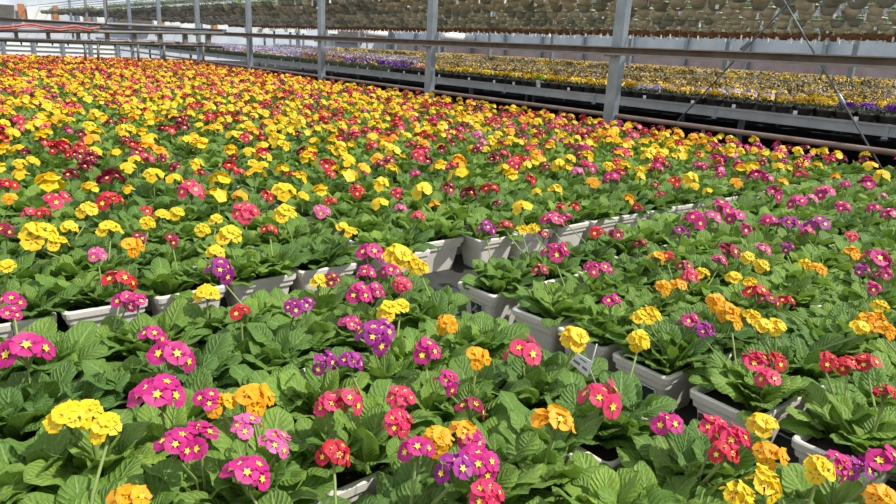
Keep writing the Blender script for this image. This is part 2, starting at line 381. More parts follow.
# ------------------------------------------------------------------ flower heads read off the photograph: px, py, size, colour
HL = """25 354 52 M;172 358 46 M;153 337 24 M;160 398 56 M;208 402 28 M;221 405 14 O;254 401 44 O;70 420 44 Y;107 429 36 Y;88 415 26 Y;176 448 44 M;200 441 48 M;246 430 34 L;275 447 28 L;248 478 52 M;
130 501 42 O;374 338 40 P;351 326 24 M;383 332 32 P;325 364 30 P;351 363 16 P;427 353 34 M;448 383 20 M;477 359 30 O;524 353 42 K;347 402 38 K;330 407 18 K;334 455 30 R;401 400 32 K;398 424 30 K;416 451 30 M;
438 440 30 O;465 435 32 O;455 470 44 P;480 466 46 M;472 445 34 M;486 498 42 K;555 425 48 O;575 340 34 Y;602 400 46 K;472 410 16 C;667 426 36 M;715 432 38 K;733 440 38 K;724 455 32 R;763 427 34 Y;770 456 20 O;765 485 42 Y;738 498 18 Y;
755 364 34 K;770 380 30 K;776 363 20 R;827 363 22 R;849 366 22 R;869 364 22 R;886 396 18 R;836 467 28 M;856 470 22 P;882 464 44 M;819 471 20 Y;882 500 36 O;639 342 12 Y;
40 238 44 Y;58 245 24 Y;49 185 34 Y;88 212 24 Y;89 189 20 Y;30 214 18 K;44 214 16 R;57 202 26 K;111 180 28 C;110 203 28 R;7 187 22 R;5 231 22 C;110 231 26 Y;132 248 26 O;98 256 18 L;147 212 16 R;148 224 14 Y;162 216 14 Y;177 214 18 Y;172 241 18 C;
121 283 34 R;125 302 26 M;137 303 18 M;7 269 18 Y;12 302 26 M;10 316 18 M;221 271 32 P;207 295 26 Y;241 314 12 R;229 238 30 Y;216 253 12 Y;203 231 14 Y;218 197 26 Y;221 182 26 Y;191 192 28 K;246 215 30 K;270 231 18 R;267 197 18 R;285 216 28 Y;283 194 28 Y;255 175 22 Y;240 174 14 K;
216 221 16 Y;153 177 22 Y;175 180 18 Y;294 308 20 P;306 307 16 P;320 192 20 Y;302 197 14 Y;357 192 20 R;379 205 20 Y;381 185 20 Y;349 177 24 Y;400 209 12 L;396 194 16 K;423 192 24 Y;435 205 14 O;418 217 10 K;448 190 20 C;469 195 22 C;489 190 20 R;459 176 26 Y;521 209 24 Y;487 229 22 P;506 226 12 R;523 231 14 Y;534 230 14 Y;
553 222 26 M;566 219 14 M;556 253 30 M;544 236 12 C;575 207 14 R;556 191 18 Y;536 193 12 Y;592 184 18 O;577 173 16 L;592 270 22 M;597 234 20 R;541 271 10 C;322 213 20 L;343 229 14 Y;351 234 14 Y;371 255 30 M;366 275 24 M;399 258 34 Y;412 264 22 Y;421 269 14 Y;390 272 22 M;402 286 22 K;360 296 30 M;375 292 20 M;332 281 22 C;319 283 18 Y;389 313 30 Y;400 309 16 Y;448 325 20 O;
611 181 24 M;628 200 14 O;675 183 18 R;690 180 20 Y;694 187 12 Y;707 192 8 Y;757 177 22 M;768 180 14 M;782 183 14 O;773 195 24 M;881 177 18 Y;866 185 28 M;883 197 10 L;824 194 24 M;798 204 24 M;811 200 16 L;842 209 20 M;873 211 20 M;890 216 20 M;693 221 28 M;721 211 30 M;710 218 22 L;735 218 24 M;745 230 18 M;681 234 22 P;768 224 24 M;790 226 28 P;819 227 28 P;808 233 16 M;
617 236 20 C;640 246 18 C;728 253 28 C;720 262 14 M;763 251 20 L;787 248 16 P;747 259 14 Y;761 267 20 Y;657 259 20 O;668 258 14 R;663 288 20 O;679 287 20 O;686 268 20 C;690 278 20 K;702 275 16 Y;851 238 16 K;852 254 20 O;876 261 34 M;861 271 20 P;884 275 18 M;819 271 14 O;805 266 12 Y;734 279 14 Y;751 285 18 Y;758 296 30 R;770 302 22 C;786 303 20 R;716 303 24 O;728 312 26 O;733 324 14 O;650 317 28 Y;640 320 14 Y;752 319 24 Y;763 328 22 Y;776 328 16 Y;689 322 24 M;704 332 26 P;873 323 30 O;885 331 16 O;880 308 16 Y;873 289 10 M;603 270 20 M;611 303 7 M;860 330 10 Y;
20 175 18 Y;70 176 20 C;128 190 14 Y;200 174 14 R;330 175 14 R;415 176 16 M;300 178 18 Y;510 176 20 Y;530 180 16 R;620 174 14 K;640 178 12 Y;655 186 12 C;720 176 14 M;735 184 16 O;800 176 16 K;835 178 12 O;845 186 14 M;497 205 12 C;560 208 12 K;637 209 10 K;660 196 10 K;240 197 16 O;10 200 14 O;70 228 14 Y;140 240 10 C;290 175 10 R;330 202 10 R"""
HEADS = []
for it in HL.replace('\n', '').split(';'):
    a_ = it.split()
    if len(a_) == 4: HEADS.append((float(a_[0]), float(a_[1]), float(a_[2]), a_[3]))
owned = {i: [] for i in range(len(SP))}
spx = np.array([[s[0], s[1]] for s in SP])
for px, py, d, k in HEADS:
    z = RIM+.125+random.uniform(-.012, .012)+(.012 if py > 330 else 0)
    p = at_z(px, py, z)
    dd = np.hypot(spx[:, 0]-p[0], spx[:, 1]-p[1]); i = int(dd.argmin())
    dep = proj(p)[2]; real = d*dep/F
    owned[i].append((p, min(1.5, max(.66, real/.095)), k, real))
# ------------------------------------------------------------------ colours of the far flowers
def kinds(x, y):
    px, py, z = proj((x, y, .94))
    if px > 640 and py < 178: wt = dict(Y=.30, O=.10, M=.27, K=.10, R=.05, C=.12, P=.04, L=.04) if px > 690 else dict(Y=.42, O=.1, M=.1, K=.13, R=.15, C=.1)
    elif px > 450: wt = dict(Y=.46, O=.10, M=.07, K=.14, R=.11, C=.10, L=.02)
    elif py < 80: wt = dict(Y=.34, O=.10, R=.23, C=.25, K=.08)
    else: wt = dict(Y=.50, O=.07, R=.13, C=.18, K=.10, M=.02)
    return wt
def pick(wt):
    r = random.random()*sum(wt.values())
    for k, v in wt.items():
        r -= v
        if r <= 0: return k
    return 'Y'
# depth order, what the camera sees
info = []
for i, (x, y, yaw, blk) in enumerate(SP):
    vis = False; zz = 99
    for dx in (-.12, .12):
        for z in (.68, .98):
            px, py, z_ = proj((x+dx, y, z))
            if z_ > .1 and -6 < px < 902 and -6 < py < 512: vis = True
            zz = min(zz, z_ if z_ > 0 else 99)
    info.append((vis, zz))
order = sorted([i for i in range(len(SP)) if info[i][0]], key=lambda i: info[i][1])
near = set(order[:300]); hi = set([i for i in order[:300] if proj((SP[i][0], SP[i][1], .9))[2] < 2.75])
NUM = ['first', 'second', 'third', 'fourth', 'fifth', 'sixth', 'seventh', 'eighth', 'ninth', 'tenth', 'eleventh', 'twelfth', 'thirteenth', 'fourteenth', 'fifteenth', 'sixteenth', 'seventeenth', 'eighteenth', 'nineteenth', 'twentieth']
rest = []      # (arrays, A, loc) for the uncountable rest
def rnd_heads(x, y, n):
    out = []
    wt = kinds(x, y); base = [pick(wt) for _ in range(2)]
    if random.random() < .5: base.append(base[0])
    for _ in range(n):
        px_, py_ = x+random.uniform(-.11, .11), y+random.uniform(-.10, .10)
        p = np.array([px_, py_, RIM+.125+random.uniform(-.03, .02)])
        if proj(p)[1] > 172 and proj(p)[1] < 520 and -10 < proj(p)[0] < 906: continue
        out.append((p, random.uniform(.80, 1.22), random.choice(base), .09))
    return out
blkname = {'front': 'front left block', 'right': 'right block', 'back': 'big back block'}
rows = {}
for i in order[:300]:
    x, y, yaw, blk = SP[i]
    if blk == 'back': rk = ('back', int(round((y-2.155)/.236)))
    elif blk == 'right': rk = ('right', int(round((x-1.555)/.256)))
    else: rk = ('front', int(round((1.74-y)/.232)))
    rows.setdefault(rk, []).append(i)
rowpos = {}
for rk, ids in rows.items():
    ids.sort(key=lambda i: proj((SP[i][0], SP[i][1], .9))[0] if rk[0] != 'right' else proj((SP[i][0], SP[i][1], .9))[1])
    for n_, i in enumerate(ids): rowpos[i] = (rk, n_)
def lab(i, ks):
    rk, n_ = rowpos[i]; cols = []
    for k in ks:
        if KN[k] not in cols: cols.append(KN[k])
    c = ' and '.join(cols[:2])+' flowers' if cols else 'leaves only'
    o = NUM[min(n_, 19)]
    if rk[0] == 'front': return '%s planter from left, front left block, %s row below the gap, %s' % (o, NUM[rk[1]], c)
    if rk[0] == 'right': return '%s planter from back, %s file of right block, %s' % (o, NUM[min(rk[1], 19)], c)
    if rk[1] == 0: return '%s white-faced planter from left, front row of back bed, %s' % (o, c)
    return '%s planter from left, %s row of back bed, %s' % (o, NUM[min(rk[1], 19)], c)
def stalk_mesh(b, t):
    a = Arr(); b, t = Vector(b), Vector(t); mid = Vector((b.x*.65+t.x*.35, b.y*.65+t.y*.35, (b.z+t.z)/2+.01))
    tube(a, [tuple(b), tuple(mid), tuple(t)], [.0034, .003, .0026], 'stem', 6, cap=False); return mesh('flower_stalk', a)
def side_card(parent, w_, h_, y0, caption=True):
    """picture card on the left (-X) face of a planter"""
    a = Arr(); x = -BW/2+.012
    g = lambda z: x - .002 + (.106-z)*.165
    z1, z0 = .100, .100-h_
    zs = z0+h_*.24
    def slab(ya, yb, za, zb, e, mat):
        v = []
        for (yy, zz_) in ((ya, za), (yb, za), (yb, zb), (ya, zb)):
            v.append((g(zz_)-e, yy, zz_)); v.append((g(zz_)-e+.004, yy, zz_))
        a.add(v, [(0, 6, 4, 2), (0, 2, 3, 1), (2, 4, 5, 3), (4, 6, 7, 5), (6, 0, 1, 7)], mat, smooth=False)
    slab(y0, y0-w_, z0, z1, .002, 'tag'); slab(y0-.002, y0-w_+.002, zs, z1-.002, .003, 'picture')
    slab(y0-w_*.3, y0-w_*.75, z0+h_*.10, z0+h_*.15, .003, 'ink')
    o = link('picture_card', mesh('picture_card', a), parent); o['label'] = 'glossy plant picture card with white caption strip'
def build_planter(i):
    x, y, yaw, blk = SP[i]
    hs = list(owned[i])
    if not hs or proj((x, y, .93))[1] < 176: hs += rnd_heads(x, y, random.choice((1, 2, 2, 3)))
    t = thing('primrose_planter', lab(i, [h[2] for h in hs]), 'potted flowers', (x, y, BENCH), yaw, 'white planters of primroses on the growing bench')
    link('planter_box', ME_BOX, t); link('potting_soil', ME_SOIL, t)
    inv = lambda p: (Matrix.Rotation(-yaw, 3, 'Z') @ (Vector(p)-Vector((x, y, BENCH))))
    if i in hi:
        plants = []
        edge = abs(x-1.555) < .01
        sg = random.choice((-1, 1))
        for bx, by in (((-.034, -.038), (.062, -.02), (.012, .036)) if edge else ((-.064, .022*sg), (.0, -.036*sg), (.064, .022*sg))):
            bx, by = bx+random.uniform(-.008, .008), by+random.uniform(-.008, .008)
            plants.append((bx, by, link('primrose_plant', random.choice(ME_ROS), t, (bx, by, .122), random.uniform(0, 6.3), random.uniform(.86, 1.04)*(1.0 if edge else 1.06 if blk == 'front' else 1))))
        for p, s, k, real in hs:
            q = inv(p); pl = min(plants, key=lambda e: (e[0]-q.x)**2+(e[1]-q.y)**2)
            L = pl[2]; li = Matrix.LocRotScale(L.location, L.rotation_euler, L.scale).inverted()
            n = li @ q; rzl = -L.rotation_euler.z; sc = 1/L.scale[0]
            if real < .062 and s < .7:
                pass
            c = link('flower_cluster', random.choice(UMBM[k]), L, n, rzl, s*sc, (random.uniform(-.28, .28), random.uniform(-.28, .28), rzl+random.uniform(-.5, .5))); c['label'] = KN[k]+' cluster of primrose flowers'
            link('flower_stalk', stalk_mesh((random.uniform(-.006, .006), random.uniform(-.006, .006), .004), (n.x, n.y, n.z-.030*s)), L)
    else:
        f = link('primrose_foliage', random.choice(ME_PAIR), t, (0, 0, 0), random.choice((0, PI)))
        for p, s, k, real in hs:
            q = inv(p); c = link('flower_cluster', random.choice(UMSM[k]), t, q, random.uniform(0, 6.3), s); c['label'] = KN[k]+' cluster of primrose flowers'
    return t
trees = {}
for i in order[:300]: trees[i] = build_planter(i)
# cards on the aisle side of the right block and the price card
for i, s in enumerate(SP):
    if s[3] == 'right' and abs(s[0]-1.555) < .01 and i in trees:
        if abs(s[1]-1.625) < .01: side_card(trees[i], .055, .095, .025)
        if abs(s[1]-.93) < .01: side_card(trees[i], .075, .095, .018)
        if abs(s[1]-.685) < .01: side_card(trees[i], .070, .095, .060)
XC = 1.12                                                  # white price card staked in a planter at the aisle edge
c4 = [at_x(569.5, 362, XC), at_x(577, 353, XC), at_x(592, 362, XC), at_x(587, 377, XC)]
ic = min([i for i in trees if SP[i][3] == 'front'], key=lambda i: abs(SP[i][0]-1.115)*3+abs(SP[i][1]-c4[1][1]))
sx, sy, syaw, _ = SP[ic]
inv = Matrix.Rotation(-syaw, 3, 'Z')
loc = [inv @ (Vector(c)-Vector((sx, sy, BENCH))) for c in c4]
off = Vector((.0015, 0, 0)); a = Arr()
a.add([tuple(v) for v in loc]+[tuple(v+off) for v in loc], [(3, 2, 1, 0), (4, 5, 6, 7), (0, 1, 5, 4), (1, 2, 6, 5), (2, 3, 7, 6), (3, 0, 4, 7)], 'tag', smooth=False)
def q2(u_, v_): return tuple((loc[0]*(1-u_)+loc[3]*u_)*(1-v_)+(loc[1]*(1-u_)+loc[2]*u_)*v_ - off*.5)
for (u0, u1, v0, v1) in ((.30, .72, .74, .82), (.10, .18, .28, .46), (.20, .28, .28, .46), (.30, .38, .28, .46), (.40, .47, .28, .46), (.62, .69, .28, .44), (.71, .78, .28, .44), (.80, .90, .28, .44)):
    a.add([q2(u0, v0), q2(u1, v0), q2(u1, v1), q2(u0, v1)], [(0, 1, 2, 3)], 'ink', smooth=False)
sk = inv @ (Vector(at_x(597, 344, XC))-Vector((sx, sy, BENCH)))
tube(a, [tuple(sk), tuple(loc[2]), tuple((loc[2]+loc[3])*.5+off), (BW/2-.03, max(-BD/2+.03, min(BD/2-.03, loc[3].y)), .12)], .0014, 'tag', 5)
o = link('price_card', mesh('price_card', a), trees[ic]); o['label'] = 'tilted white price card with grey print'
# the rest, one object that nobody could count
for i, (x, y, yaw, blk) in enumerate(SP):
    if i in near: continue
    vis, zz = info[i]
    px, py, z_ = proj((x, y, .9))
    if not vis and (px < -260 or px > 1150 or py > 760 or z_ < .25): continue
    A, l = tmat((x, y, BENCH), yaw)
    if zz < 6 or blk == 'back' and y < 2.5 or x > 5.8: rest.append((A_BOX, A, l)); rest.append((A_SOIL, A, l))
    rest.append((random.choice(PAIRS if zz < 2.5 else PAIRL), A, l))
    hs = owned[i] if owned[i] else rnd_heads(x, y, random.choice((2, 3, 3)) if zz > 4 else 2)
    for p, s, k, real in hs:
        rest.append((random.choice(UML[k]),)+tmat(p, random.uniform(0, 6), s*1.0))
o = link('primrose_field', mesh('primrose_field', stack(rest)))
tag(o, 'dense far sea of yellow, red and orange primroses stretching back along the bench', 'flowers', None, 'stuff')
# ------------------------------------------------------------------ benches, ground, pipes
def one(name, a, label=None, cat=None, group=None, kind=None, parent=None):
    return tag(link(name, mesh(name, a), parent), label, cat, group, kind)
a = Arr(); box(a, (-25, -8, -.05), (45, 60, 0), 'ground'); one('floor', a, kind='structure')
t = thing('growing_bench', 'long dark-topped growing bench carrying the primrose planters', 'bench', (3, 8, 0))
a = Arr(); box(a, (-4.2, -9, .61), (3.28, 12.6, BENCH), 'bench'); link('bench_top', mesh('bench_top', a), t)
for lx in (-3.8, -.5, 3.1):
    for ly in (-8.6, -3.5, 1.5, 6.5, 12):
        a = Arr(); box(a, (lx-.03, ly-.03, 0), (lx+.03, ly+.03, .61), 'steel'); link('leg', mesh('leg', a), t)
HL2 = .93   # violet bench heights: lip top
def tb(name, a, parent): return link(name, mesh(name, a), parent)
t = thing('heating_pipe', 'brown heating pipe running along the right edge of the primroses', 'pipe')
a = Arr(); tube(a, [(6.42, y, .965) for y in (-3, 4, 12, 21, 30)], .027, 'pipe', 12); tb('pipe', a, t)
for k in range(12):
    y = -2.2+2.0*k; a = Arr(); box(a, (6.405, y-.012, 0), (6.435, y+.012, .94), 'pipe'); tb('bracket', a, t)
t = thing('viola_bench', 'grey aluminium bench full of pansies beyond the brown pipe', 'bench')
a = Arr(); box(a, (7.5, -2, 1.06), (16.35, 38, 1.10), 'bench'); tb('bench_top', a, t)
a = Arr(); box(a, (7.44, -2, 1.02), (7.50, 38, 1.125), 'alu'); box(a, (7.425, -2, 1.105), (7.515, 38, 1.125), 'alu'); box(a, (7.425, -2, 1.01), (7.46, 38, 1.03), 'alu'); tb('front_rail', a, t)
for k in range(22):
    y = -1.2+1.83*k; a = Arr(); box(a, (7.432, y-.02, .985), (7.445, y+.02, 1.13), 'steel'); box(a, (7.425, y-.03, .985), (7.44, y+.03, 1.0), 'steel'); tb('clamp', a, t)
for k in range(8):
    y = -1+5.4*k
    for x in (8.3, 15.5): a = Arr(); box(a, (x-.03, y-.03, 0), (x+.03, y+.03, 1.06), 'steel'); tb('leg', a, t)
t = thing('far_viola_bench', 'further pansy bench reaching to the far wall', 'bench')
a = Arr(); box(a, (19.7, -2, 1.06), (30.8, 38, 1.10), 'bench'); tb('bench_top', a, t)
for k in range(5):
    for x in (20.5, 30.5): a = Arr(); box(a, (x-.03, 1+8*k, 0), (x+.03, 1.06+8*k, 1.06), 'steel'); tb('leg', a, t)
t = thing('middle_viola_bench', 'narrow pansy bench in front of the row of thin posts', 'bench')
a = Arr(); box(a, (16.5, -2, 1.06), (19.3, 38, 1.10), 'bench'); tb('bench_top', a, t)
for k in range(5):
    for x in (17, 19): a = Arr(); box(a, (x-.03, 1+8*k, 0), (x+.03, 1.06+8*k, 1.06), 'steel'); tb('leg', a, t)
# rail across the posts
t = thing('brown_rail', 'long brown steel channel rail crossing in front of the posts', 'rail')
a = Arr(); box(a, (6.28, -4, CAMZ+.062), (6.30, 46, CAMZ+.125), 'rust'); box(a, (6.235, -4, CAMZ+.122), (6.30, 46, CAMZ+.134), 'railtop')
tb('web', a, t)
a = Arr(); box(a, (6.225, -4, CAMZ+.040), (6.30, 46, CAMZ+.062), 'railtop'); o = tb('lower_flange', a, t); o['label'] = 'paler lower flange'
for k in range(9):
    y = -2.19+3.575*k+3.575*0+.0; a = Arr(); box(a, (6.30, y+.03, CAMZ+.02), (6.36, y+.16, CAMZ+.06), 'steel'); tb('clamp', a, t)
# posts
ordp = ['nearest', 'second nearest', 'third nearest', 'fourth nearest', 'fifth nearest', 'sixth nearest', 'seventh nearest', 'eighth nearest', 'ninth nearest', 'tenth nearest']
for k in range(10):
    y = 5.0+3.575*k; wd = .072; 
    t = thing('steel_post', '%s grey galvanised post rising beside the primrose bed' % ordp[k], 'post', (6.4, y, 0), 0, 'posts along the primrose bed')
    a = Arr(); box(a, (-.045, -wd+.012, 0), (-.038, wd-.012, 4.2), 'steel'); box(a, (-.045, -wd, 0), (.045, -wd+.012, 4.2), 'steel'); box(a, (-.045, wd-.012, 0), (.045, wd, 4.2), 'steel'); tb('column', a, t)
    a = Arr(); box(a, (-.12, -.12, 0), (.12, .12, .012), 'steel'); tb('base_plate', a, t)
for k in range(10):
    y = 3.26+3.575*k+.4*0; X = 19.5; y = at_x((856, 728, 630, 552)[k], 50, X)[1] if k < 4 else at_x(552, 50, X)[1]+3.6*(k-3)
    t = thing('steel_post', 'thin blue-grey post among the far pansies, %s from the right' % NUM[k], 'post', (X, y, 0), 0, 'posts among the far pansies')
    a = Arr(); box(a, (-.06, -.065, 0), (.06, .065, 4.2), 'steel'); tb('column', a, t)
    a = Arr(); box(a, (-.12, -.12, 0), (.12, .12, .012), 'steel'); tb('base_plate', a, t)
# diagonal braces
for (a0, a1, lb) in (((674, 125), (796, -5), 'diagonal brace rod rising rightwards from behind the primroses'), ((780, -6), (880, 166), 'diagonal brace rod running down rightwards across the pansies')):
    p0, p1 = at_x(*a0, 6.46 if a0[0] == 674 else 6.48), at_x(*a1, 6.46 if a0[0] == 674 else 6.48)
    t = thing('brace_rod', lb, 'brace')
    d = p1-p0; top, bot = (p1, p0) if p1[2] > p0[2] else (p0, p1)
    e0 = bot+(bot-top)*((bot[2]-.0)/(top[2]-bot[2])); e1 = top+(top-bot)*.9
    a = Arr(); tube(a, [tuple(e0), tuple(e1)], .009, 'cable', 8); tb('rod', a, t)
    pc = at_x(841, 99, 6.48) if a0[0] != 674 else at_x(745, 45, 6.46)
    u_ = (top-bot)/np.linalg.norm(top-bot)
    a = Arr(); tube(a, [tuple(pc-u_*.06), tuple(pc-u_*.05), tuple(pc+u_*.05), tuple(pc+u_*.06)], [.010, .018, .018, .010], 'steel', 8); tb('turnbuckle', a, t)
# ------------------------------------------------------------------ pansies and violas on the bench
def vkind(x, y):
    px, py, z = proj((x, y, 1.3)); front = x < 8.05
    r = random.random()
    if x < 7.85:
        if px < 130: return 'L'
        if px < 300: return 'L' if r < .6 else 'Y'
        if px < 345: return 'Y' if r < .6 else 'M'
        if px < 418: return 'P' if r < .75 else 'Y'
        if px < 430: return 'M'
        if px < 636: return 'Y'
        if px < 642: return 'W'
        if px < 668: return 'L'
        if px < 846: return 'Y'
        return 'P'
    if px < 300: return 'L'
    if px < 420: return ('P' if r < .75 else 'B') if x < 8.6 else ('B' if r < .6 else 'L')
    if x < 8.6 and 665 < px < 800: return 'L' if r < .8 else 'Y'
    if px > 846 and x < 8.3: return 'P' if r < .6 else 'Y'
    if x < 8.9: return 'Y' if r < .6 else 'B'
    return 'B' if r < .93 else 'Y'
def vflower(a, c, n, r, mat, k=5):
    n = Vector(n).normalized(); s = n.cross(Vector((.2, .1, 1))).normalized(); t = n.cross(s); c = Vector(c)
    g = random.uniform(0, 6)
    v = [tuple(c+n*r*.1)]+[tuple(c + (s*math.cos(g+2*PI*i/k)+t*math.sin(g+2*PI*i/k))*r*random.uniform(.85, 1.1) - n*r*random.uniform(0, .3)) for i in range(k)]
    a.add(v, [(0, 1+i, 1+(i+1) % k) for i in range(k)], mat, smooth=False)
def vpot():
    a = Arr(); lathe(a, [(.0, 0), (.062, 0), (.078, .085), (.086, .087), (.088, .105), (.082, .105), (.078, .09), (0, .09)], 'potgrey', 14); return a.np()
def vfoliage():
    a = Arr()
    for i in range(46):
        az = random.uniform(0, 6.3); rr = .085*math.sqrt(random.random()); L = random.uniform(.03, .05)
        leaf(a, (rr*math.cos(az), rr*math.sin(az), .09+random.uniform(0, .045)), az+random.uniform(-.6, .6), random.uniform(.2, 1.2), L, L*.55, .6, 4, 3, mat='vfol')
    return a.np()
def vblooms(k, n=26):
    a = Arr()
    for i in range(n):
        az = random.uniform(0, 6.3); rr = .085*math.sqrt(random.random()); z = .18-.5*rr*rr*6+random.uniform(-.03, .025)
        mm = {'Y': ('vY', 'vY', 'vY', 'vB'), 'B': ('vB', 'vS', 'vB', 'vS', 'vY'), 'L': ('vL', 'vL', 'vW'), 'P': ('vP',), 'M': ('vM', 'vM', 'vY'), 'W': ('vW',)}[k]
        vflower(a, (rr*math.cos(az), rr*math.sin(az), z), (.5*math.cos(az)+.1, .5*math.sin(az)-.7, .6), random.uniform(.014, .021), random.choice(mm))
    return a.np()
A_VP = vpot(); VF = [vfoliage() for _ in range(3)]; VB = {k: [vblooms(k) for _ in range(3)] for k in 'YBLPMW'}
MVP = mesh('pansy_pot', A_VP); MVF = [mesh('pansy_foliage', v) for v in VF]; MVB = {k: [mesh('pansy_blooms', v) for v in vv] for k, vv in VB.items()}
VN = {'Y': 'yellow', 'B': 'brownish yellow', 'L': 'lavender', 'P': 'deep purple', 'M': 'magenta pink', 'W': 'white'}
pos = []
for r in range(40):
    for c in range(185):
        x = 7.62+.215*r; y = -.5+.215*c+(.1 if r % 2 else 0)
        if x > 16.25 or y > 37.8: continue
        px, py, z = proj((x, y, 1.15))
        if z < .3 or px < -60 or px > 985: continue
        pos.append((x, y, z, -6 < px < 902))
pos_in = sorted([p for p in pos if p[3]], key=lambda p: p[2]+(p[0]-7.62)*1.5)
vn = pos_in[:300]; vset = set((p[0], p[1]) for p in vn)
cnt = {}
for (x, y, z, _) in vn:
    k = vkind(x, y); row = int(round((x-7.62)/.215)); 
    t = thing('potted_pansy', '%s pansies in dark grey pot, %s row of the pansy bench' % (VN[k], NUM[min(row, 19)]), 'potted flowers', (x+random.uniform(-.01, .01), y+random.uniform(-.015, .015), 1.10), random.uniform(0, 6), 'potted %s pansies, %s row' % (VN[k], NUM[min(row, 19)]))
    link('pot', MVP, t); link('foliage', random.choice(MVF), t); link('blooms', random.choice(MVB[k]), t, (0, 0, 0), 0)
rest = []
LOWF = []
def vlow(k):
    a = Arr()
    lathe(a, [(.10, .0), (.115, .07), (.10, .12), (.05, .14), (0, .145)], 'vfol', 6)
    for i in range(15):
        az = random.uniform(0, 6.3); rr = .12*math.sqrt(random.random())
        mm = {'Y': ('vY', 'vY', 'vB'), 'B': ('vB', 'vS', 'vB', 'vS', 'vY'), 'L': ('vL', 'vL', 'vW'), 'P': ('vP',), 'M': ('vM', 'vY'), 'W': ('vW',)}[k]
        vflower(a, (rr*math.cos(az), rr*math.sin(az), .17+random.uniform(-.03, .045)), (.3*math.cos(az), .3*math.sin(az)-.7, .5), random.uniform(.017, .026), random.choice(mm), 4)
    return a.np()
VL = {k: [vlow(k) for _ in range(3)] for k in 'YBLPMW'}
for (x, y, z, _) in pos:
    if (x, y) in vset: continue
    k = vkind(x, y); rest.append((random.choice(VL[k]),)+tmat((x+random.uniform(-.03, .03), y+random.uniform(-.03, .03), 1.10), random.uniform(0, 6)))
    if x < 7.9: rest.append((A_VP,)+tmat((x, y, 1.10)))
for r in range(40):
    for c in range(92):
        x = 16.62+.38*r; y = 1+.4*c
        if 19.3 < x < 19.6: x = 19.25
        px, py, z = proj((x, y, 1.15))
        if x > 30.7 or z < .3 or px < -60 or px > 985: continue
        k = 'L' if px < 330 else ('B' if random.random() < .7 else 'Y')
        rest.append((random.choice(VL[k]),)+tmat((x+random.uniform(-.1, .1), y+random.uniform(-.1, .1), 1.10), random.uniform(0, 6), 1.55))
o = link('pansy_field', mesh('pansy_field', stack(rest))); tag(o, 'carpet of brownish yellow and lavender pansies receding over the far benches', 'flowers', None, 'stuff')
# lime plant on bench edge
p = at_x(539, 80, 7.56)
t = thing('lime_green_plant', 'bright lime-green leafy plant standing among yellow pansies at the bench edge', 'potted plant', (7.58, p[1], 1.125))
a = Arr(); lathe(a, [(0, 0), (.05, 0), (.062, .09), (.066, .10), (.055, .10), (0, .09)], 'white', 12); tb('pot', a, t)
a = Arr()
for i in range(18):
    az = random.uniform(0, 6.3); leaf(a, (.01*math.cos(az), .01*math.sin(az), .095), az, random.uniform(.5, 1.4), .11, .06, .9, 6, 3, mat='lime')
tb('leaves', a, t)
# small white cards between the pots
for k in range(26):
    y = 1.6+.62*k+random.uniform(-.15, .15)
    a = Arr(); box(a, (7.518, y-.022, 1.10), (7.524, y+.022, 1.165), 'tag'); tag(tb('plant_tag', a, None), 'small white plant tag upright at the front edge of the pansy bench', 'tag', 'white tags along the pansy bench')
# ------------------------------------------------------------------ hanging baskets
def basket(mat):
    a = Arr(); lathe(a, [(0, 0), (.055, 0), (.085, .025), (.112, .075), (.120, .118), (.130, .120), (.132, .140), (.124, .140), (.118, .12), (0, .118)], mat, 16); return a.np()
def hanger():
    a = Arr()
    for k in range(3):
        an = k*2*PI/3; tube(a, [(.128*math.cos(an), .128*math.sin(an), .135), (.05*math.cos(an), .05*math.sin(an), .36), (0, 0, .43)], .0022, 'black', 4, cap=False)
    tube(a, [(0, 0, .42), (.014, 0, .455), (0, 0, .48), (-.014, 0, .455)], .003, 'black', 4); return a.np()
def bplant(lo=False):
    a = Arr()
    for i in range(12 if lo else 34):
        az = random.uniform(0, 6.3); rr = .09*math.sqrt(random.random()); L = random.uniform(.04, .08)
        leaf(a, (rr*math.cos(az), rr*math.sin(az), .125), az, random.uniform(.3, 1.5), L*(1.6 if lo else 1.25), L*.6, 1.6, 4, 3, mat='green')
    return a.np()
AB = {'t': basket('basket'), 'g': basket('basketg'), 'c': basket('coco')}; AH = hanger(); AP = [bplant() for _ in range(5)]; APL = [bplant(True) for _ in range(3)]
def bt():
    a = Arr(); box(a, (-.003, -.022, -.075), (.003, .022, .03), 'tag'); return a.np()
ATAG = bt()
MB_ = {k: mesh('basket_pot', v) for k, v in AB.items()}; MH = mesh('hanger', AH); MP = [mesh('basket_plant', v) for v in AP]; MT_ = mesh('hanging_tag', ATAG)
BROWS = [(6.95, .75, 'g'), (7.5, .74, 't'), (8.1, .72, 't'), (9.0, .74, 'g'), (10.0, .715, 't'), (11.2, .735, 't'), (12.4, .715, 'g'), (13.6, .73, 't'), (15.0, .73, 't'), (16.6, .70, 'c'), (17.4, .69, 'c'), (18.2, .72, 'c'), (9.5, 1.30, 't'), (13.0, 1.34, 'g'), (16.0, 1.36, 't')]
bp = []
for ri, (x, dz, kd) in enumerate(BROWS):
    y = 1.2+.1*ri
    while y < 44:
        px, py, z = proj((x, y, CAMZ+dz+.07))
        if z > .3 and -60 < px < 970 and py > -40: bp.append((x, y, dz, kd, z, -4 < px < 900 and py > -6, ri))
        y += random.uniform(.27, .34)
for (x, y0, y1) in ((6.2, 31, 44),):
    y = y0
    while y < y1: bp.append((x, y, .74, 't', proj((x, y, CAMZ+.8))[2], True, 15)); y += .3
bi = sorted([b for b in bp if b[5]], key=lambda b: b[4])[:300]; bs = set((b[0], b[1]) for b in bi)
CN = {'t': 'taupe plastic', 'g': 'grey-green plastic', 'c': 'brown coco-lined'}
rest = []
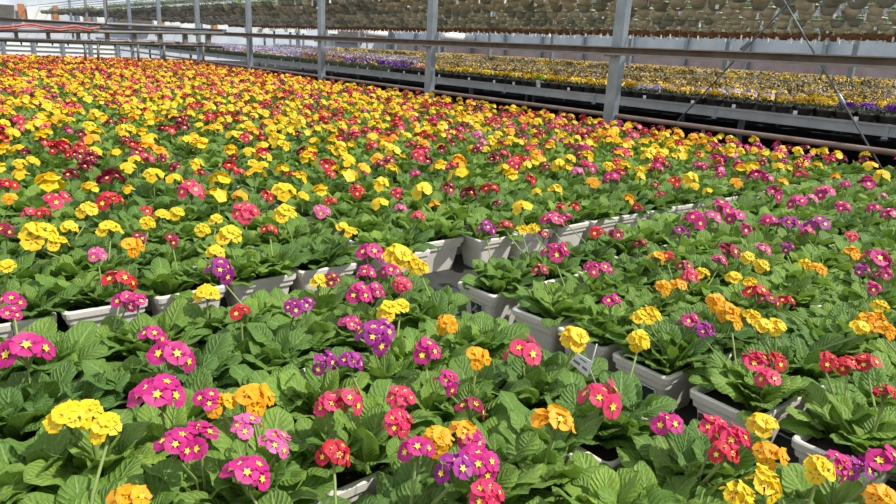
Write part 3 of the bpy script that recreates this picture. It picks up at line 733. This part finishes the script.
for b in bp:
    x, y, dz, kd, z, vis, ri = b
    kk = kd if kd == 'c' else random.choice((kd, kd, 't', 'g')); zz = CAMZ+dz+random.uniform(-.03, .02)
    if (x, y) in bs:
        t = thing('hanging_basket', '%s hanging basket of green seedlings, %s overhead row from the bed' % (CN[kk], NUM[ri]), 'hanging basket', (x, y, zz), random.uniform(0, 6), '%s baskets hanging in the %s overhead row' % (CN[kk], NUM[ri]))
        link('basket_pot', MB_[kk], t); link('hanger', MH, t); link('seedlings', random.choice(MP), t)
        if kd == 'c' or random.random() < .5: link('hanging_tag', MT_, t, (.1, -.1, 0 if kd == 'c' else .09), random.uniform(0, 3))
    else:
        A, l = tmat((x, y, zz), random.uniform(0, 6)); rest += [(AB[kk], A, l), (random.choice(APL), A, l)]
        if kd == 'c': rest.append((ATAG,)+tmat((x+.1, y-.1, zz), random.uniform(0, 3)))
o = link('hanging_basket_mass', mesh('hanging_basket_mass', stack(rest))); tag(o, 'far mass of taupe and brown hanging baskets receding under the roof', 'hanging baskets', None, 'stuff')
for ri, (x, dz, kd) in enumerate(BROWS+[(6.2, .74, 't')]):
    y0 = -1 if ri < 15 else 30.5
    a = Arr(); z = CAMZ+dz+.48; tube(a, [(x, y0, z), (x, 50.2, z)], .016, 'steel', 8); tag(tb('basket_pipe', a, None), 'overhead steel pipe carrying the %s row of hanging baskets' % NUM[ri], 'pipe', 'pipes carrying the hanging baskets')
# ------------------------------------------------------------------ far walls
a = Arr(); box(a, (33, -6, 0), (33.1, 62, 5.0), 'film'); box(a, (32.96, -6, 0.9), (33, 62, 1.85), 'filmpink'); one('wall_right', a, kind='structure')
for k, px in enumerate((583, 631, 686, 749, 825, 915)):
    y = at_x(px, 50, 32.8)[1]; a = Arr(); box(a, (32.7, y-.09, 0), (32.88, y+.09, 5), 'steel'); tag(tb('trim_%d' % (k+1), a, None), kind='structure')
for k in range(8):
    y = at_x(583, 50, 32.8)[1]+3.575*(k+1); a = Arr(); box(a, (32.7, y-.09, 0), (32.88, y+.09, 5), 'steel'); tag(tb('trim_%d' % (k+7), a, None), kind='structure')
YE = 50
a = Arr(); box(a, (-30, YE+.2, 0), (34, YE+.3, 5.0), 'film'); one('wall_back', a, kind='structure')
# pale panels, windows and posts along the back wall
def yrect(px0, py0, px1, py1, Y, dy, mat, name, **kw):
    p, q = at_y(px0, py1, Y), at_y(px1, py0, Y)
    a = Arr(); box(a, (p[0], Y, min(p[2], q[2])), (q[0], Y+dy, max(p[2], q[2])), mat); return tag(tb(name, a, None), **kw)
n = 1
for (x0, y0, x1, y1, mt) in ((0, 5, 13, 17, 'alu'), (28, 8, 56, 20, 'panel'), (58, 9, 76, 21, 'film'), (78, 9, 92, 22, 'panel'), (95, 11, 112, 23, 'panel'), (154, 13, 172, 26, 'panel'), (173, 17, 200, 27, 'panel'), (203, 18, 228, 28, 'panel')):
    yrect(x0, y0, x1, y1, YE, .1, mt, 'window_%d' % n, kind='structure'); n += 1
for (x0, y0, x1, y1, mt) in ((19, 4, 24, 18, 'orange'), (54, 6, 58, 20, 'orange'), (86, 5, 89, 24, 'orange'), (160, 12, 164, 28, 'orange'), (213, 15, 217, 29, 'orange'), (77, 8, 79, 22, 'steel'), (93, 8, 96, 24, 'steel'), (111, 8, 115, 24, 'steel')):
    yrect(x0, y0, x1, y1, YE-.15, .1, mt, 'trim_%d' % (n+20), kind='structure'); n += 1
# louvres: grey slats
for (x0, x1, y0) in ((0, 14, 5), (115, 152, 13), (335, 365, 28)):
    n += 1; t = tag(link('trim_%d' % (n+30), None), kind='structure')
    a = Arr()
    for k in range(6):
        p, q = at_y(x0, y0+k*2.2, YE-.3), at_y(x1, y0+k*2.2+1.2, YE-.3); box(a, (p[0], YE-.3, p[2]-.06), (q[0], YE-.24, p[2]+.04), 'boom')
    p, q = at_y(x0, y0+13, YE-.2), at_y(x1, y0, YE-.2); box(a, (p[0], YE-.24, p[2]), (q[0], YE+.2, q[2]), 'alu')
    tb('slats', a, t)
# white partitions beyond the bed
t = thing('low_partition', 'low white ribbed partition at the far end of the primrose bed, left edge', 'partition')
p, q = at_y(-60, 57, 22.3), at_y(117, 44, 22.3)
a = Arr(); box(a, (p[0], 22.3, .5), (q[0], 22.36, 1.6-.34), 'panel')
for k in range(4): box(a, (p[0], 22.27, 1.24-.13*k), (q[0], 22.30, 1.255-.13*k), 'alu')
tb('sheet', a, t)
for k in range(7):
    x = p[0]+(q[0]-p[0])*k/6; a = Arr(); box(a, (x-.04, 22.24, 0), (x+.04, 22.29, 1.3), 'steel'); tb('post', a, t)
# pale rolled covers under the baskets and bright boxes (far wall side)
for k, (x0, y0, x1, y1, mt, lb) in enumerate(((272, 20, 292, 31, 'panel', 'white covered crate beyond the rail, left of the third post'), (296, 23, 304, 33, 'panel', 'small white crate beside the orange brown post'), (365, 27, 387, 37, 'white', 'white rolled cover below the baskets, left of the tall centre post'), (442, 31, 474, 41, 'white', 'long pale rolled cover right of the tall centre post'), (322, 24, 335, 33, 'panel', 'pale crate below the baskets right of the third post'), (247, 21, 266, 32, 'panel', 'beige crate beyond the rail right of the fourth post'))):
    Y = 41 if mt == 'panel' else (40 if x0 < 400 else 38.9); p, q = at_y(x0, y1, Y), at_y(x1, y0, Y); hw = (q[0]-p[0])/2; zb = min(p[2], q[2]); zt = max(p[2], q[2])
    t = thing('covered_crate' if mt == 'panel' else 'rolled_cover', lb, 'crate' if mt == 'panel' else 'cover', ((p[0]+q[0])/2, Y, 0))
    a = Arr()
    if mt == 'panel': box(a, (-hw, -.35, zb), (hw, .35, zt), mt); box(a, (-hw-.03, -.38, zt-.08), (hw+.03, .38, zt-.02), mt)
    else:
        r = (zt-zb)/2.6; tube(a, [(-hw, 0, zb+r), (-hw+.15, 0, zb+r), (hw-.15, 0, zb+r), (hw, 0, zb+r)], [r*.6, r, r, r*.6], mt, 14)
    tb('body', a, t)
    for sx in (-.8, .8):
        a = Arr(); box(a, (sx*hw-.05, -.05, 0), (sx*hw+.05, .05, zb), 'steel'); tb('stand', a, t)
# ------------------------------------------------------------------ irrigation boom across the bed
YB = 15.0
t = thing('irrigation_boom', 'long irrigation boom with spray nozzles spanning the bed at far left', 'irrigation boom', (0, 0, 0))
def bl(p0, p1, Y=YB): return [tuple(at_y(*p0, Y)), tuple(at_y(*p1, Y))]
a = Arr(); tube(a, bl((-60, 38.5), (222, 47)), .022, 'black', 8); tb('spray_pipe', a, t)
for k in range(19):
    px = -57+15.6*k
    if px > 224: break
    py = 38.5+(px+60)*8.5/282
    P0 = at_y(px, py, YB); a = Arr(); tube(a, [tuple(P0), tuple(P0-np.array([0, 0, .045])), tuple(P0-np.array([0, 0, .07]))], [.012, .018, .008], 'black', 6); tb('nozzle', a, t)
a = Arr(); tube(a, bl((-60, 30), (224, 33.5)), .03, 'boom', 8); tube(a, bl((-60, 37), (215, 43.5), YB+.3), .025, 'railtop', 8); tube(a, bl((-60, 17), (180, 27), YB+.5), .03, 'railtop', 8); tb('truss_pipes', a, t)
a = Arr(); tube(a, bl((-60, 15.5), (222, 30.5), YB+.2), .018, 'black', 6); tb('feed_pipe', a, t)
for k, px in enumerate((16, 48, 78, 107, 134, 160, 185, 208)):
    pa, pb = at_y(px-2.5, 27.5+px*.02, YB+.1), at_y(px+2.5, 38.5+px*.03, YB+.1)
    a = Arr(); box(a, (pa[0], YB+.05, min(pa[2], pb[2])), (pb[0], YB+.15, max(pa[2], pb[2])), 'boom'); tb('bracket', a, t)
a = Arr(); pts = [tuple(at_y(x, y, YB-.05)) for x, y in ((-60, 29), (-20, 28), (10, 26.5), (30, 24), (45, 26.5), (60, 28), (75, 26), (90, 29), (100, 27.5), (106, 23), (108, 17), (107, 8), (106, -8))]
cv = [Vector(p_) for p_ in pts]
tube(a, pts[:9], .022, 'hose', 8); tube(a, [(p_[0], p_[1]-.05, p_[2]-.04) for p_ in pts[:8]], .014, 'hose', 6); o = tb('hose', a, t); o['label'] = 'red rubber hose'
a = Arr(); tube(a, pts[8:], .014, 'rust', 6); tb('hose_riser', a, t)
for px in (85, 98, 138, 164, 203):
    a = Arr(); tube(a, [tuple(at_y(px, 42+px*.02, YB)), tuple(at_y(px+.5, 61, YB))], .025, 'boom', 6); tb('upright', a, t)
# ------------------------------------------------------------------ light
wd = bpy.data.worlds.new('sky'); SC.world = wd; wd.use_nodes = True
nt = wd.node_tree; bg = nt.nodes['Background']; bg.inputs[0].default_value = (.86, .93, 1, 1); bg.inputs[1].default_value = .95
sl = bpy.data.lights.new('sun', 'SUN'); sl.energy = 5.0; sl.angle = math.radians(1.2); sl.color = (1, .95, .86)
so = bpy.data.objects.new('sun', sl); COL.objects.link(so)
d = Vector((.50, -.62, 1.0)); so.rotation_euler = d.to_track_quat('Z', 'Y').to_euler()
so.location = (5, -5, 12)
SC.view_settings.view_transform = 'Standard'; SC.view_settings.look = 'None'; SC.view_settings.gamma = 1; SC.view_settings.exposure = 0
SC.view_settings.use_curve_mapping = False
SC.cycles.max_bounces = 5; SC.cycles.transparent_max_bounces = 4
